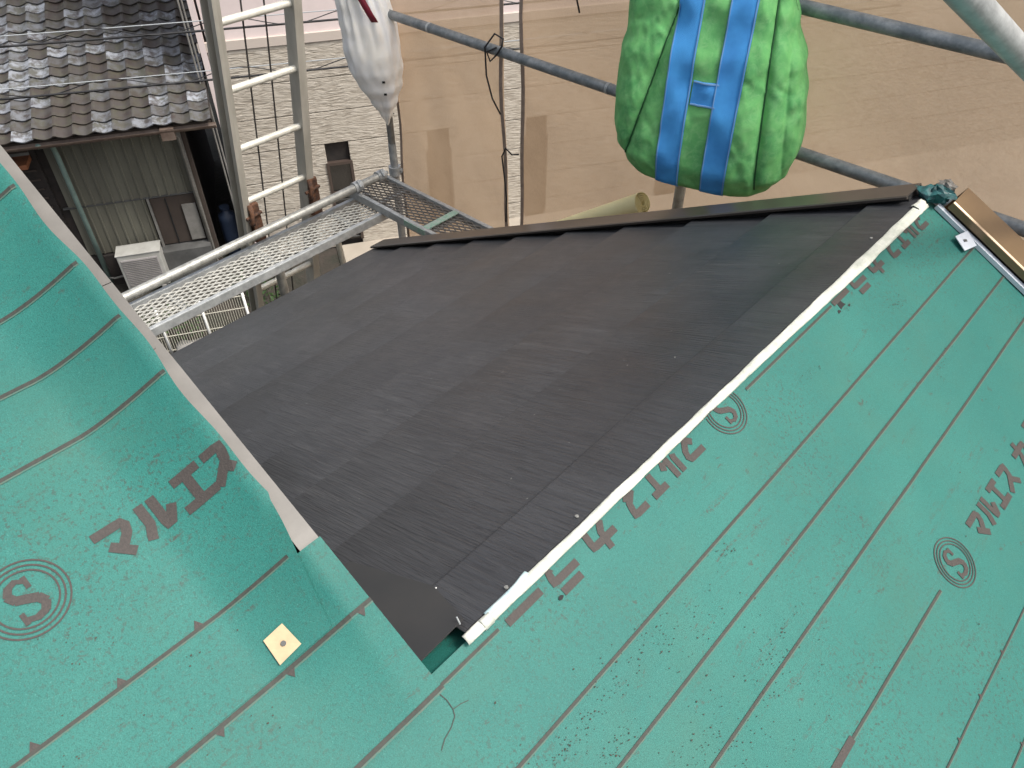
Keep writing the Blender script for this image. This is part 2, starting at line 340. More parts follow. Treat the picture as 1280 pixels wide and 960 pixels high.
# decks and walls
d = MB()
d.slab(lambda y, s, o: DD(s, y, -.010+o), [-1.95, -.06], [0, 2.55], .10)
d.build('roof_deck', 'green', house)
d = MB(); d.slab(lambda y, s, o: PP(s, y, -.010+o), [-1.80, -.03], [0.03, 2.6], .10); d.build('roof_deck', 'deck', house)
d = MB(); d.slab(lambda y, s, o: PP(s, y, -.010+o), [-7, -1.83], [-2.4, 2.6], .10); d.build('roof_deck', 'deck', house)
RX, RZ = -2.4*CA, 2.4*SA
d = MB(); d.slab(lambda y, s, o: Vector((RX-s*CA-o*SA, y, RZ-s*SA+o*CA-.004)), [-7, -1.80], [0, 3.2], .10); d.build('roof_deck', 'green', house)
d = MB(); d.prism([(-2.0, -.35, GZ), (2.1, -.35, GZ), (2.1, -.35, -1.15), (0.0, -.35, -.12), (-2.0, -.35, -1.12)], (0, .12, 0)); d.build('wall', 'housewall', house)
d = MB(); d.prism([(-2.0, -.36, GZ), (-2.0, -.36, -1.15), (-2.0, -6.8, -1.15), (-2.0, -6.8, GZ)], (.12, 0, 0)); d.build('wall', 'housewall', house)
d = MB(); d.prism([(2.0, -.36, GZ), (2.0, -.36, -1.15), (2.0, -6.8, -1.15), (2.0, -6.8, GZ)], (.1, 0, 0)); d.build('wall', 'housewall', house)
d = MB(); d.prism([(-1.87, -2.02, -1.3), (1.98, -2.02, -1.3), (1.98, -2.02, -1.14), (-1.87, -2.02, .80)], (0, .06, 0)); d.build('wall', 'housewall', house)

# underlayment sheets: right slope, lapped strip at the junction, upper sheet that climbs the kerb
def sheet(us, vs, fn, t=.0016):
    return MB().slab(fn, us, vs, t).build('underlayment_sheet', 'green', house, smooth=True, angle=40)
def fnC(s, y, o):
    return SP(s, y, .003+o, True)
shC = sheet(frange(.002, 1.02, 46), frange(-4.2, -.045, 150), fnC)
tag(shC, 'green underlayment running up beside the dark metal panels')
shE = sheet(frange(1.0, 2.62, 30), frange(-4.2, -.045, 60), lambda s, y, o: PP(s, y, -.001+o))
def fnB(s, v, o):
    y = -4.2+(yedge(s)+4.2)*v; return SP(s, y, .006+o)
vB = [0, .3, .5, .6, .7, .78]+frange(.82, 1, 46)
shB = sheet(frange(-.228, .0215, 40), vB, fnB)
tag(shB, 'green underlayment strip lapped over the end of the taupe rake strip')
def yA(s):
    if s < -.31: return -1.796+.003*math.sin(s*17)+.002*math.sin(s*41)
    t = (s+.31)/(.31-.125); return -1.800-.031*t**1.1+.003*math.sin(s*17)*(1-t)
def fnA(s, v, o):
    y = -4.2+(yA(s)+4.2)*v; return SP(s, y, .0095+o)
shA = sheet(frange(-1.75, -.129, 150), vB, fnA)
tag(shA, 'upper green underlayment sheet curling up over the raised roof edge')
shF = sheet(frange(-2.42, -1.72, 12), [0, .5, .8, .9, .95, 1], lambda s, v, o: SP(s, -4.2+(-1.80+4.2)*v, .012+o))

# prints ------------------------------------------------------------
OFF = {'A': .0108, 'B': .0073, 'C': .0043}
def pstrip(mb, pts, wd, lay, ext=0, ymax=99):
    """polyline in (s,y) -> flat ribbon lying on the sheet"""
    P2 = []
    for i in range(len(pts)-1):
        (a, b), (c, e) = pts[i], pts[i+1]; L = math.hypot(c-a, e-b); n = max(1, int(L/.006))
        for k in range(n): P2.append((a+(c-a)*k/n, b+(e-b)*k/n))
    P2.append(pts[-1])
    o = []; 
    for i, q in enumerate(P2):
        p0 = P2[max(i-1, 0)]; p1 = P2[min(i+1, len(P2)-1)]; tx, ty = p1[0]-p0[0], p1[1]-p0[1]; L = math.hypot(tx, ty) or 1
        nx, ny = -ty/L*wd/2, tx/L*wd/2
        if i == 0: q = (q[0]-tx/L*ext, q[1]-ty/L*ext)
        if i == len(P2)-1: q = (q[0]+tx/L*ext, q[1]+ty/L*ext)
        o += [SP(q[0]+nx, q[1]+ny, OFF[lay], lay == 'C'), SP(q[0]-nx, q[1]-ny, OFF[lay], lay == 'C')]
    mb.add(o, [(2*i, 2*i+2, 2*i+3, 2*i+1) for i in range(len(P2)-1) if max(P2[i][1], P2[i+1][1]) < ymax and (lay != 'C' or min(P2[i][0], P2[i+1][0]) > .008)])
def pline(s, y0, y1, lay, par, wd=.0046, bend=False):
    mb = MB(); hb = MB()
    n = max(2, int((y1-y0)/.02)); pts = [(s+.0006*noise.noise(Vector((s*30, y*2, 0))), y) for y in frange(y0, y1, n)]
    pstrip(mb, pts, wd, lay); pstrip(hb, [(a+wd*.72, b) for a, b in pts], wd*.4, lay)
    o = mb.build('printed_line', 'line', par); attach(hb.build('line_edge', 'halo'), par); return o
GL = {
 'マ': [[(.0, .90), (.86, .90), (.93, .80), (.85, .58), (.50, .26)], [(.26, .46), (.74, .05)]],
 'ル': [[(.20, .98), (.20, .42), (.02, .05)], [(.60, .98), (.60, .12), (.74, .14), (.98, .50)]],
 'エ': [[(.10, .92), (.90, .92)], [(.50, .9), (.50, .1)], [(.0, .08), (1.0, .08)]],
 'ス': [[(.10, .92), (.84, .92), (.70, .50), (.02, .04)], [(.55, .42), (.98, .02)]],
 'カ': [[(.0, .70), (.94, .70), (.88, .10), (.66, .08)], [(.46, 1.0), (.42, .50), (.06, .03)]],
 'ラ': [[(.14, .95), (.86, .95)], [(.0, .62), (.94, .62), (.86, .30), (.36, .04)]],
 'ー': [[(.0, .5), (1.25, .5)]],
}
ROW = [('マ', .096), ('ル', .152), ('エ', .206), ('ス', .262), ('カ', .345), ('ラ', .435), ('ー', .512)]
def phrase(s0, ys, sgn, lay, par, names='マルエスカラー', ymax=9, H=.049, squeeze=1.0, su=None):
    """sgn=+1 reads towards +y with tops up-slope, -1 the other way round"""
    for ch, off in ROW:
        if ch not in names: continue
        if ch == 'ス' and su: off = su
        mb = MB(); big = ch in 'カラー'; wdt = .055 if big else (.033 if su and ch == 'ス' else .043); hh = H*1.12 if big else H
        ok = False
        for st in GL[ch]:
            pts = [(s0-sgn*(y-.5)*hh, ys+sgn*(off+x*wdt)*squeeze) for x, y in st]
            pstrip(mb, pts, .0125, lay, .002, ymax); ok = True
        if ok: mb.build('printed_letter', 'ink', par)
def logo(s0, ys, sgn, lay, par):
    mb = MB()
    for r, wd in ((.0465, .0022), (.0405, .0022), (.0345, .0022)):
        pstrip(mb, [(s0+r*math.cos(a), ys+r*math.sin(a)) for a in frange(0, 2*math.pi, 49)], wd, lay)
    S = [(.66, .86), (.50, .95), (.30, .90), (.18, .74), (.28, .58), (.50, .50), (.74, .40), (.84, .24), (.72, .08), (.48, .03), (.26, .10)]
    k = .056
    for i in range(len(S)-1):
        wd = .004+.0075*math.sin(math.pi*(i+.6)/len(S))
        pstrip(mb, [(s0-sgn*(S[j][1]-.5)*k, ys+sgn*(S[j][0]-.5)*k*.8) for j in (i, i+1)], wd, lay, .001)
    for (x, y) in ((.70, .82), (.22, .14)):
        pstrip(mb, [(s0-sgn*(y+dy-.5)*k, ys+sgn*(x-.5)*k*.8) for dy in (-.14, .14)], .006, lay)
    mb.build('printed_logo', 'ink', par)
def tick(s, y, lay, par, k=.011, up_=-1):
    mb = MB(); fl_ = lay == 'C'; mb.add([SP(s, y-k*.7, OFF[lay]+.0002, fl_), SP(s, y+k*.5, OFF[lay]+.0002, fl_), SP(s+up_*k, y-k*.1, OFF[lay]+.0002, fl_)], [(0, 1, 2)]); mb.build('printed_tick', 'ink', par)
pline(.166, -3, -.052, 'C', shC); pline(.266, -3, -.06, 'C', shC); pline(.366, -3, -.06, 'C', shC)
pline(.516, -1.323, -.968, 'C', shC); pline(.663, -3, -.06, 'C', shC, .003); pline(.759, -3, -.06, 'C', shC, .003); pline(.859, -3, -.06, 'C', shC)
pline(.021, -1.760, -1.650, 'C', shC); pline(.024, -.977, -.625, 'C', shC); pline(.021, -3.2, -1.764, 'B', shB, .006)
logo(.513, -.892, 1, 'C', shC); phrase(.518, -.892, 1, 'C', shC); phrase(.516, -1.905, 1, 'C', shC)
logo(.024, -1.052, -1, 'C', shC); phrase(.024, -1.052, -1, 'C', shC); phrase(.024, -.035, -1, 'C', shC)
for y in (-.962, -1.169, -1.07): tick(.663, y, 'C', shC, .007)
tick(.759, -1.075, 'C', shC, .006)
pline(-.234, -3.2, -1.822, 'A', shA, .0045)
for s, y1 in ((-.531, -1.800), (-.632, -1.800), (-.732, -1.800), (-.882, -1.800), (-1.03, -1.80), (-1.13, -1.8)): pline(s, -3.2, y1, 'A', shA, .0052)
logo(-.385, -2.073, 1, 'A', shA); phrase(-.384, -2.073, 1, 'A', shA, names='マルエス', ymax=-1.8045, squeeze=.955, su=.2525)
pline(-.1245, -3.2, -1.772, 'B', shB, .0055)
for y in (-1.946, -2.046, -2.146): tick(-.236, y, 'A', shA, .010)
for y in (-1.995, -1.895, -1.790): tick(-.122, y, 'B', shB, .010, 1)
# small crack in the sheet below the junction
ck = MB(); pstrip(ck, [(.024, -1.770), (.040, -1.767), (.054, -1.768), (.062, -1.772), (.069, -1.785), (.073, -1.80), (.080, -1.812)], .0012, 'C'); pstrip(ck, [(.054, -1.768), (.056, -1.756), (.060, -1.745)], .001, 'C')
ck.build('crack', 'line', shC)
# cream card nailed on the sheet
cd = MB(); q = [(-.172, -1.900), (-.1735, -1.872), (-.138, -1.869), (-.135, -1.902)]
cd.prism([SP(a, b, .0118) for a, b in q], PP(0, 0, .0022)); card = cd.build('fixing_card', 'card', shA)
cd = MB(); c0 = SP(-.153, -1.8845, .014); cd.tube([c0, c0+PP(0, 0, .0022)], .0034, 12); attach(cd.build('nail_head', 'slab'), shA)
# taupe rake strip on the raised edge + rake board below it
for (s0, s1, dz) in ((-2.4, -.692, 0), (-.6905, -.13, .0004)):
    MB().slab(lambda s, v, o: PP(s, (-1.806)*(1-v)+yedge(s)*v, .0545*gS(s)+dz+o), frange(s0, s1, 30), [0, .5, 1], .0012).build('rake_strip', 'strip', house)
MB().slab(lambda s, v, o: PP(s, -1.805*(1-v)+(yedge(s)-.003)*v, .050*gS(s)-.002+(o if o == 0 else -.16)), frange(-2.4, -.03, 40), [0, 1], .1).build('rake_board', 'wood', house)
for s in (-.575, -.99):
    c0 = PP(s, -1.789, .055); MB().tube([c0, c0+PP(0, 0, .0015)], .0035, 10).build('screw', 'strip', house)

# dark metal roof panels, one course per row ------------------------------
bounds = [.115+.273*k for k in range(9)]+[2.572]
courses = [(-.002, .115)]+[(bounds[k], bounds[k+1]) for k in range(9)]
for k, (s0, s1) in enumerate(courses):
    y0 = -1.692 if k == 0 else -1.93
    prof = [(s0-.02 if k else s0, .0065 if k else .0125), (s1-.004, .0225), (s1-.001, .0215), (s1, .0190), (s1-.0005, .004)]
    us = frange(y0, -.060, 26)
    ph = rnd.random()*9
    mb = MB().slab(lambda y, i, o: DD(prof[i][0]+(.0012*noise.noise(Vector((y*3, ph, 0))) if i >= 1 else 0), y, prof[i][1]+o*.6+(.0010*noise.noise(Vector((y*2.3, ph, i)))  if i < 4 else 0)), us, range(len(prof)), .002)
    mb.build('roof_panel', 'panel', house, smooth=True, angle=25)
# smooth flashing near the junction
fl = [(.36, -1.93), (.345, -1.765), (.314, -1.683), (.107, -1.657), (.004, -1.682), (.0, -1.768), (.05, -1.790), (.10, -1.93)]
MB().prism([DD(s, y, .0250) for s, y in fl], DD(0, 0, .0014)).build('flashing', 'flash', house)
# nailer under the tape and the tape itself
MB().prism([Vector((-.004, -1.690, .010)), Vector((.009, -1.690, .009)), Vector((.010, -1.690, -.004)), Vector((-.004, -1.690, .0))], (0, 1.60, 0)).build('ridge_batten', 'flash', house)
def tapefn(prof, w0, w1):
    def f(y, i, o):
        t = (y+1.70)/1.62; k = w0+(w1-w0)*max(0, t); x, z = prof[i]
        jit = .0026*noise.noise(Vector((y*5.5, i*.35, 3)))+.0014*noise.noise(Vector((y*17, i*.5, 8)))
        x = x+(x > .007)*.008*sm(-1.15, -.35, y); return Vector((.005+(x-.005)*k+jit, y, z+.0022*noise.noise(Vector((y*16, i*1.0, 5)))+.0018*abs(noise.noise(Vector((y*38+i*1.2, i*.6, 2))))+o))
    return f
TPR = [(-.0005, .0140), (.001, .0150), (.004, .0154), (.0075, .0146), (.0100, .0128), (.0118, .0105), (.0126, .0085)]
MB().slab(tapefn(TPR, 1.14, 1.18), frange(-1.700, -.100, 190), range(7), .001).build('ridge_tape', 'tape', house, smooth=True)
MB().slab(lambda y, i, o: Vector(((-.0035, -.001, .002, .005)[i]+.0015*noise.noise(Vector((y*25, i, 0)))-.004*sm(-1.60, -1.56, y), y, (.0150, .0168, .0178, .0175)[i]+o)), frange(-1.655, -1.565, 16), range(4), .0006).build('tape_fold', 'tapeblue', house, smooth=True)
MB().slab(lambda y, i, o: Vector(((.001, .006, .0115, .0140)[i], y, (.0178, .0178, .0150, .006)[i]+o)), frange(-1.668, -1.650, 6), range(4), .0006).build('tape_fold', 'tape', house, smooth=True)
tp = MB(); tp.slab(lambda y, i, o: Vector(((-.006, .0, .012, .022)[i]+.004*noise.noise(Vector((y*40, i, 2))), y, (.015, .021, .019, .006)[i]+.003*noise.noise(Vector((y*60, i, 9)))+o)), frange(-.145, -.10, 10), range(4), .001); tp.build('tape_end', 'tape', house, smooth=True)
def scr(p, n, r=.0032, m='galvpale'):
    MB().tube([p, p+n*.0025], r, 10).build('screw', m, house)
nD = DD(0, 0, 1)
for px in ((.030, -1.432), (.022, -1.602), (.035, -.335)): scr(DD(px[0]-.02, px[1], .0148), nD)
MB().prism([DD(.100, -1.672, .0232), DD(.108, -1.660, .0232), DD(.102, -1.655, .0232), DD(.097, -1.668, .0232)], nD*.001).build('metal_scrap', 'white', house)
MB().tube([DD(.004, -1.690, .023), DD(.004, -1.690, .036)], .0012, 6).build('nail', 'galv', house)
# rake trim on the dark slope
def ext(poly, f, s0, s1): # cross-section (y,h) swept down slope
    return MB().add([f(s, y, h) for s in (s0, s1) for y, h in poly], [tuple(range(len(poly)))[::-1], tuple(range(len(poly), 2*len(poly)))]+[(k, (k+1) % len(poly), (k+1) % len(poly)+len(poly), k+len(poly)) for k in range(len(poly))])
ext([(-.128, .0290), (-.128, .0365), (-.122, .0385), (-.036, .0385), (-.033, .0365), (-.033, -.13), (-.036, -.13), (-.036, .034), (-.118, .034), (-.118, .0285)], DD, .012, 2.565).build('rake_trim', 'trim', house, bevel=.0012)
ext([(-.10, -.002), (-.10, .030), (-.04, .030), (-.04, -.002)], DD, .02, 2.575).build('trim_batten', 'black', house)
ext([(-.056, .0240), (-.056, .0430), (-.050, .0455), (.044, .0455), (.048, .0430), (.048, -.13), (.045, -.13), (.045, .040), (-.052, .040)], PP, .050, 2.62).build('rake_trim', 'trimsheen', house, bevel=.0012)
ext([(-.040, .004), (-.040, .039), (.028, .039), (.028, .004)], PP, .060, 2.60).build('trim_batten', 'black', house)
st = ext([(-.064, .005), (-.064, .0160), (-.052, .0175), (-.046, .012), (-.046, .005)], PP, .030, 2.6).build('starter_flashing', 'whitefl', house)
jc = MB().prism([PP(.113, -.112, .0160), PP(.154, -.120, .0110), PP(.166, -.075, .0160), PP(.125, -.064, .0205)], PP(0, 0, .0018)).build('joint_plate', 'whitefl', house)
MB().prism([PP(.132, -.100, .0185), PP(.138, -.102, .0180), PP(.143, -.092, .0185), PP(.137, -.090, .0190)], PP(0, 0, .0005)).build('plate_mark', 'slab', house)
# crumpled scrap of underlayment at the peak
def scrap(cx, cy, cz, r, seed, m):
    mb = MB(); us = frange(0, 2*math.pi*11/12, 12); vs = frange(.05, math.pi-.05, 8)
    mb.grid(lambda u, v: Vector((cx, cy, cz))+Vector((math.cos(u)*math.sin(v)*r*1.3, math.sin(u)*math.sin(v)*r, math.cos(v)*r*.7))*(1+.7*noise.noise(Vector((math.cos(u)*1.7+seed, math.sin(u)*1.7, v*1.8)))), us, vs, True)
    return mb.build('crumpled_scrap', m, house)
M['greendark'] = mat('dark_green_scrap', (.02, .12, .12), .5, var=(.01, .035, .04), scale=60)
scrap(.012, -.055, .022, .026, 1, 'greendark'); scrap(.032, -.035, .018, .022, 4, 'greendark'); scrap(.026, -.012, .030, .018, 9, 'strip')
for k, (s, y, r) in enumerate(((.038, -.60, .009), (.045, -.62, .004), (.050, -.58, .003), (.052, -1.545, .003))):
    c0 = PP(s, y, .0035); MB().prism([c0+PP(math.cos(a)*r*(.5+rnd.random()), math.sin(a)*r*1.6*(.5+rnd.random()), 0) for a in frange(0, 5.3, 7)], PP(0, 0, .0015)).build('debris_chip', 'black', house)

# dried grit trodden onto the sheet, and pale swarf on the panels
gr = MB()
for (s0, y0, n, ls, ly) in ((.187, -1.266, 34, .010, .012), (.195, -1.47, 30, .012, .030), (.196, -1.617, 55, .008, .050), (.248, -1.629, 60, .012, .030), (.202, -1.692, 45, .012, .022), (.337, -1.518, 45, .012, .040), (.334, -1.262, 40, .006, .045), (.353, -1.342, 34, .012, .03), (.121, -.452, 30, .008, .016), (.276, -.493, 44, .010, .030), (.089, -.815, 26, .006, .018), (.388, -1.487, 70, .035, .05), (.213, -1.394, 40, .02, .05), (.053, -.583, 16, .004, .012), (.182, -1.554, 46, .02, .06), (.30, -1.42, 80, .05, .10), (.42, -1.35, 70, .05, .12), (.26, -1.75, 80, .06, .10), (-.30, -2.05, 20, .03, .04), (-.21, -1.99, 16, .01, .05), (-.20, -2.17, 14, .01, .03), (-.1, -1.98, 14, .02, .04), (.6, -1.1, 30, .05, .12), (.46, -.75, 26, .05, .15)):
    for k in range(n):
        a, b = s0+rnd.gauss(0, ls), y0+rnd.gauss(0, ly); lay = 'A' if a < -.129 else ('B' if a < .021 and b < -1.77 else 'C'); r = rnd.uniform(.0003, .0011)*(1.4 if rnd.random() < .15 else 1)
        gr.add([SP(a+r*rnd.uniform(.6, 1.3)*math.cos(t), b+r*rnd.uniform(.6, 1.8)*math.sin(t), OFF[lay]+.0004, lay == 'C') for t in (0, 1.3, 2.5, 3.9, 5.1)], [(0, 1, 2, 3, 4)])
tag(gr.build('grit', 'gritm', house), kind='stuff')
sw = MB()
for (s0, y0) in [(.914, -1.413), (.246, -.991), (.484, -1.555), (.122, -1.432), (.199, -1.397), (.241, -.834), (.155, -.945), (1.454, -.518), (.170, -.482)]+[(rnd.uniform(.15, 2.3), rnd.uniform(-1.6, -.2)) for k in range(26)]:
    r = rnd.uniform(.0012, .003); t0 = rnd.uniform(0, 3); sw.add([DD(s0+r*q*math.cos(t0+t), y0+r*q*1.6*math.sin(t0+t), .0232) for t, q in ((0, 1), (1.5, .4), (3.1, 1), (4.6, .4))], [(0, 1, 2, 3)])
tag(sw.build('metal_swarf', 'galvpale', house), kind='stuff')

# ------------------------------------------------------------------ scaffold
def pole(a, b, label, r=.0216, m='galvdark', group=None, loc=None, n=18):
    a, b = Vector(a), Vector(b); t = thing('scaffold_pole', label, 'scaffold pole', a if loc is None else loc, group)
    MB().tube([a, b], r, n, cap=True).build('pipe', m, t, smooth=True, angle=50); return t
def clamp(t, p, axis, r=.034, m='galv', L=.05):
    p, axis = Vector(p), Vector(axis).normalized(); o = axis.orthogonal().normalized()
    MB().tube([p-axis*L/2, p+axis*L/2], r, 14).build('clamp', m, t, smooth=True, angle=40)
    q = p+o*(r+.004); MB().tube([q-axis.cross(o)*.02, q+axis.cross(o)*.02], .008, 8).build('clamp_bolt', m, t)
YS = .42
t = pole((-3.2, YS, -.222), (2.6, YS, -.222), 'long blue-grey lower scaffold rail passing behind the green bag')
for x in (-2.38, -1.35): MB().tube([(x, YS, -.222), (x+.012, YS, -.222)], .0228, 18).build('joint_ring', 'galv', t)
clamp(t, (-2.76, YS, -.222), (1, 0, 0))
t = pole((-1.4, YS-.02, .228), (2.6, YS-.02, .228), 'upper blue-grey scaffold rail leaving the top of the green bag'); clamp(t, (-1.0, YS-.02, .228), (1, 0, 0))
t = pole((-2.79, .455, GZ), (-2.79, .455, -.93), 'grey scaffold post under the hanging white bag', m='galv')
MB().tube([(-2.79, .455, -.93), (-2.79, .455, 1.6)], .0200, 14).build('upper_tube', 'galv', t, smooth=True); clamp(t, (-2.79, .455, -1.09), (0, 0, 1))
pole((-.985, .47, GZ), (-.985, .47, 1.6), 'grey scaffold post below the bottom of the green bag', m='galvpale')
t = pole((-2.84, -2.8, -1.155), (-2.76, .36, -1.065), 'pale scaffold pipe lying along the outer edge of the mesh walkway', m='galvpale', r=.0225)
clamp(t, (-2.768, .17, -1.07), (0, 1, 0), .030); clamp(t, (-2.764, .33, -1.066), (0, 1, 0), .030)
rA, rB = Vector((0.0884, -0.7109, 0.6300)), Vector((0.1510, -0.4812, 0.4996))
dd = (rB-rA).normalized()
t = pole(rA-dd*1.2, rB+dd*.9, 'shiny grey pipe slanting across the upper right corner', m='galv', r=.0225)
# mesh walkway planks
def plank(name_label, O, ux, uy, L, W, mm='galvpale'):
    """O corner, ux length dir, uy width dir"""
    O, ux, uy = Vector(O), Vector(ux).normalized(), Vector(uy).normalized(); uz = Vector((0, 0, 1))
    t = thing('scaffold_plank', name_label, 'walkway plank', O)
    for k in (0, 1):
        c = O+uy*(W*k); pr = [(-.012, -.035), (.012, -.035), (.012, .012), (-.012, .012)]
        poly = [c+uy*a+uz*b for a, b in pr]
        MB().prism(poly, ux*L).build('side_rail', 'galv', t, bevel=.004)
    for k in range(5):
        c = O+ux*(L*(k+.5)/5)+uy*W/2-uz*.022; MB().box(c, .03, W-.026, .012, (ux, uy, uz)).build('cross_bar', 'galv', t)
    for c in (O+ux*.006, O+ux*(L-.006)):
        MB().box(c+uy*W/2+uz*.002, .012, W-.026, .02, (ux, uy, uz)).build('end_bar', 'galv', t)
    mb = MB(); px, py, th = .030, .0145, .0038
    nx, ny = int(L/px), int((W-.03)/py); y0 = .015
    for i in range(nx):
        for j in range(ny):
            if (i+j) % 2: a, b = (i*px, y0+j*py), ((i+1)*px, y0+(j+1)*py)
            else: a, b = (i*px, y0+(j+1)*py), ((i+1)*px, y0+j*py)
            A = O+ux*a[0]+uy*a[1]; B = O+ux*b[0]+uy*b[1]; n = uz.cross((B-A)).normalized()*th*.55; zt = uz*.0045
            mb.add([A-n-zt, B-n-zt, B+n-zt*.3, A+n-zt*.3, A-n*1.1, B-n*1.1, B+n*1.1+zt*.6, A+n*1.1+zt*.6], [(4, 5, 6, 7), (0, 1, 5, 4), (3, 2, 6, 7)])
    o = mb.build('expanded_mesh', mm, t); tag(o, kind='stuff'); return t
t1 = plank('mesh walkway plank running along the eave of the dark roof', (-2.565, -2.2, -1.165), (-.012, 2.4, .0), (-1, 0, .0), 2.45, .232)
t2 = plank('short mesh plank crossing at the corner with a pale green painted mark', (-2.86, .17, -1.122), (1, 0, 0), (0, 1, 0), 2.1, .235, 'meshbrown')
MB().box((-2.235, .287, -1.112), .038, .225, .006).build('paint_mark', 'greenpaint', t2)
MB().box((-2.30, .168, -1.128), .16, .0265, .030).build('paint_mark', 'greenpaint', t2)
for xx in (.185, .39):
    MB().tube([(-2.79, xx, -1.14), (-2.81, xx, -1.10), (-2.78, xx, -1.075)], .010, 8).build('hook', 'galv', t2, smooth=True)
# support bracket under walkway
pole((-2.83, .02, -1.27), (-2.83, .12, -2.6), 'short pale brace below the mesh walkway near the corner', m='alum', r=.017)
pole((-2.80, -.38, GZ), (-2.80, -.38, -1.20), 'pale post under the walkway beside the ladder foot', m='galvpale', r=.0243)

# ladder leaning on the scaffold ------------------------------------------------
LX, LT = -2.93, .195
lad = thing('ladder', 'weathered aluminium ladder leaning behind the mesh walkway', 'ladder', (LX+LT*(GZ+1.15), -.25, GZ))
def LP(z, y): return Vector((LX+LT*(z+1.15), y, z))
ux = (LP(1, 0)-LP(0, 0)).normalized()
def rail(y, sgn, wd, name):
    A, B = LP(GZ, y), LP(1.0, y); n = ux.cross(Vector((0, 1, 0))).normalized()
    pr = [(-.034, -.014), (.034, -.014), (.034, .014), (.026, .014), (.026, -.007), (-.026, -.007), (-.026, .014), (-.034, .014)]
    pr = [(a*1.15, b*wd*1.25) for a, b in pr]
    MB().prism([A+n*a+Vector((0, 1, 0))*b*sgn for a, b in pr], B-A).build(name, 'alumold', lad, bevel=.002)
rail(-.445, -1, 1.25, 'side_rail'); rail(-.055, 1, 1.25, 'side_rail')
MB().prism([LP(GZ, -.470)+Vector((.03, 0, 0)), LP(GZ, -.452)+Vector((.045, 0, 0)), LP(GZ, -.452)+Vector((.06, 0, 0)), LP(GZ, -.470)+Vector((.06, 0, 0))], LP(1, 0)-LP(GZ, 0)).build('rail_flange', 'alumold', lad)
for k in range(-12, 5):
    z = -.665+.295*k
    if z < GZ+.1: continue
    MB().tube([LP(z, -.440)+Vector((.01, 0, 0)), LP(z, -.06)+Vector((.01, 0, 0))], .0165, 12).build('rung', 'alum', lad, smooth=True, angle=50)
for y in (-.405, -.045):
    A = LP(-1.02, y)+Vector((.03, 0, 0)); MB().box(A+Vector((0, 0, -.06)), .05, .055, .22).build('ladder_hook', 'rust', lad, bevel=.006)
    MB().tube([A+Vector((.02, -.02, .05)), A+Vector((.05, -.03, .01)), A+Vector((.045, -.045, -.03)), A+Vector((.03, -.03, -.05))], .013, 8).build('hook_arm', 'rust', lad, smooth=True)
    MB().tube([A+Vector((.03, -.06, -.01)), A+Vector((.03, .03, .0))], .009, 8).build('hook_bolt', 'rust', lad)
MB().tube([LP(1.0, -.30)+Vector((.0, 0, 0)), LP(-1.2, -.315), LP(-4, -.32)], .004, 6).build('rope', 'rope', lad)
MB().tube([LP(1.0, -.195)+Vector((.0, 0, 0)), LP(-1.2, -.20), LP(-4, -.21)], .004, 6).build('rope', 'rope', lad)

# scaffold nets ------------------------------------------------------------------
YN = .50
def net(x0, x1, label, seed):
    t = thing('scaffold_net', label, 'scaffold net', ((x0+x1)/2, YN, -4))
    f = lambda x, z: Vector((x+.006*noise.noise(Vector((seed, z*2, 0))), YN+.040*noise.noise(Vector((x*1.3+seed, z*1.1, 0)))+.016*noise.noise(Vector((x*5+seed, z*3, 2))), z))
    MB().grid(f, frange(x0, x1, 60), frange(-4.6, 1.6, 60)).build('net_fabric', 'net', t, smooth=True)
    for xa, xb in ((x0-.004, x0+.022), (x1-.022, x1+.004)):
        MB().grid(lambda x, z: f(min(max(x, x0), x1), z)+Vector((.004*math.sin(z*9+seed), -.006, 0)), frange(xa, xb, 4), frange(-4.6, 1.6, 60)).build('net_hem', 'nethem', t, smooth=True)
    return t
n1 = net(-2.775, -1.962, 'narrow beige net between the white bag and the slit', 2)
n2 = net(-1.885, 3.4, 'wide beige net right of the slit and behind the green bag', 5)
def cord(pts, label, r=.004): 
    o = MB().tube(pts, r, 6).build('tie_cord', 'cable', smooth=True); tag(o, label, 'tie cord'); return o
cord([(-1.93, .40, -.20), (-1.975, .385, -.225), (-1.955, .385, -.26), (-1.925, .39, -.23), (-1.90, .40, -.19), (-1.90, .41, -.16), (-1.95, .41, -.15), (-1.99, .39, -.21), (-1.985, .39, -.33), (-1.96, .40, -.43), (-1.93, .42, -.50)], 'black cord knotted round the lower rail at the net slit')
cord([(-1.875, .485, -.70), (-1.91, .475, -.71), (-1.95, .475, -.69), (-1.975, .475, -.74), (-1.965, .48, -.84), (-1.955, .485, -.96), (-1.96, .485, -1.1)], 'black cord tying the net slit low down above the rake')
cord([(-1.52, .38, .22), (-1.505, .385, .10), (-1.485, .39, .035)], 'short black wire end hanging left of the green bag', .0035)
cord([(-2.74, .46, -.62), (-2.78, .44, -.70), (-2.82, .45, -.73), (-2.79, .44, -.76), (-2.75, .46, -.75)], 'black cord tying the net edge to the post', .0035)

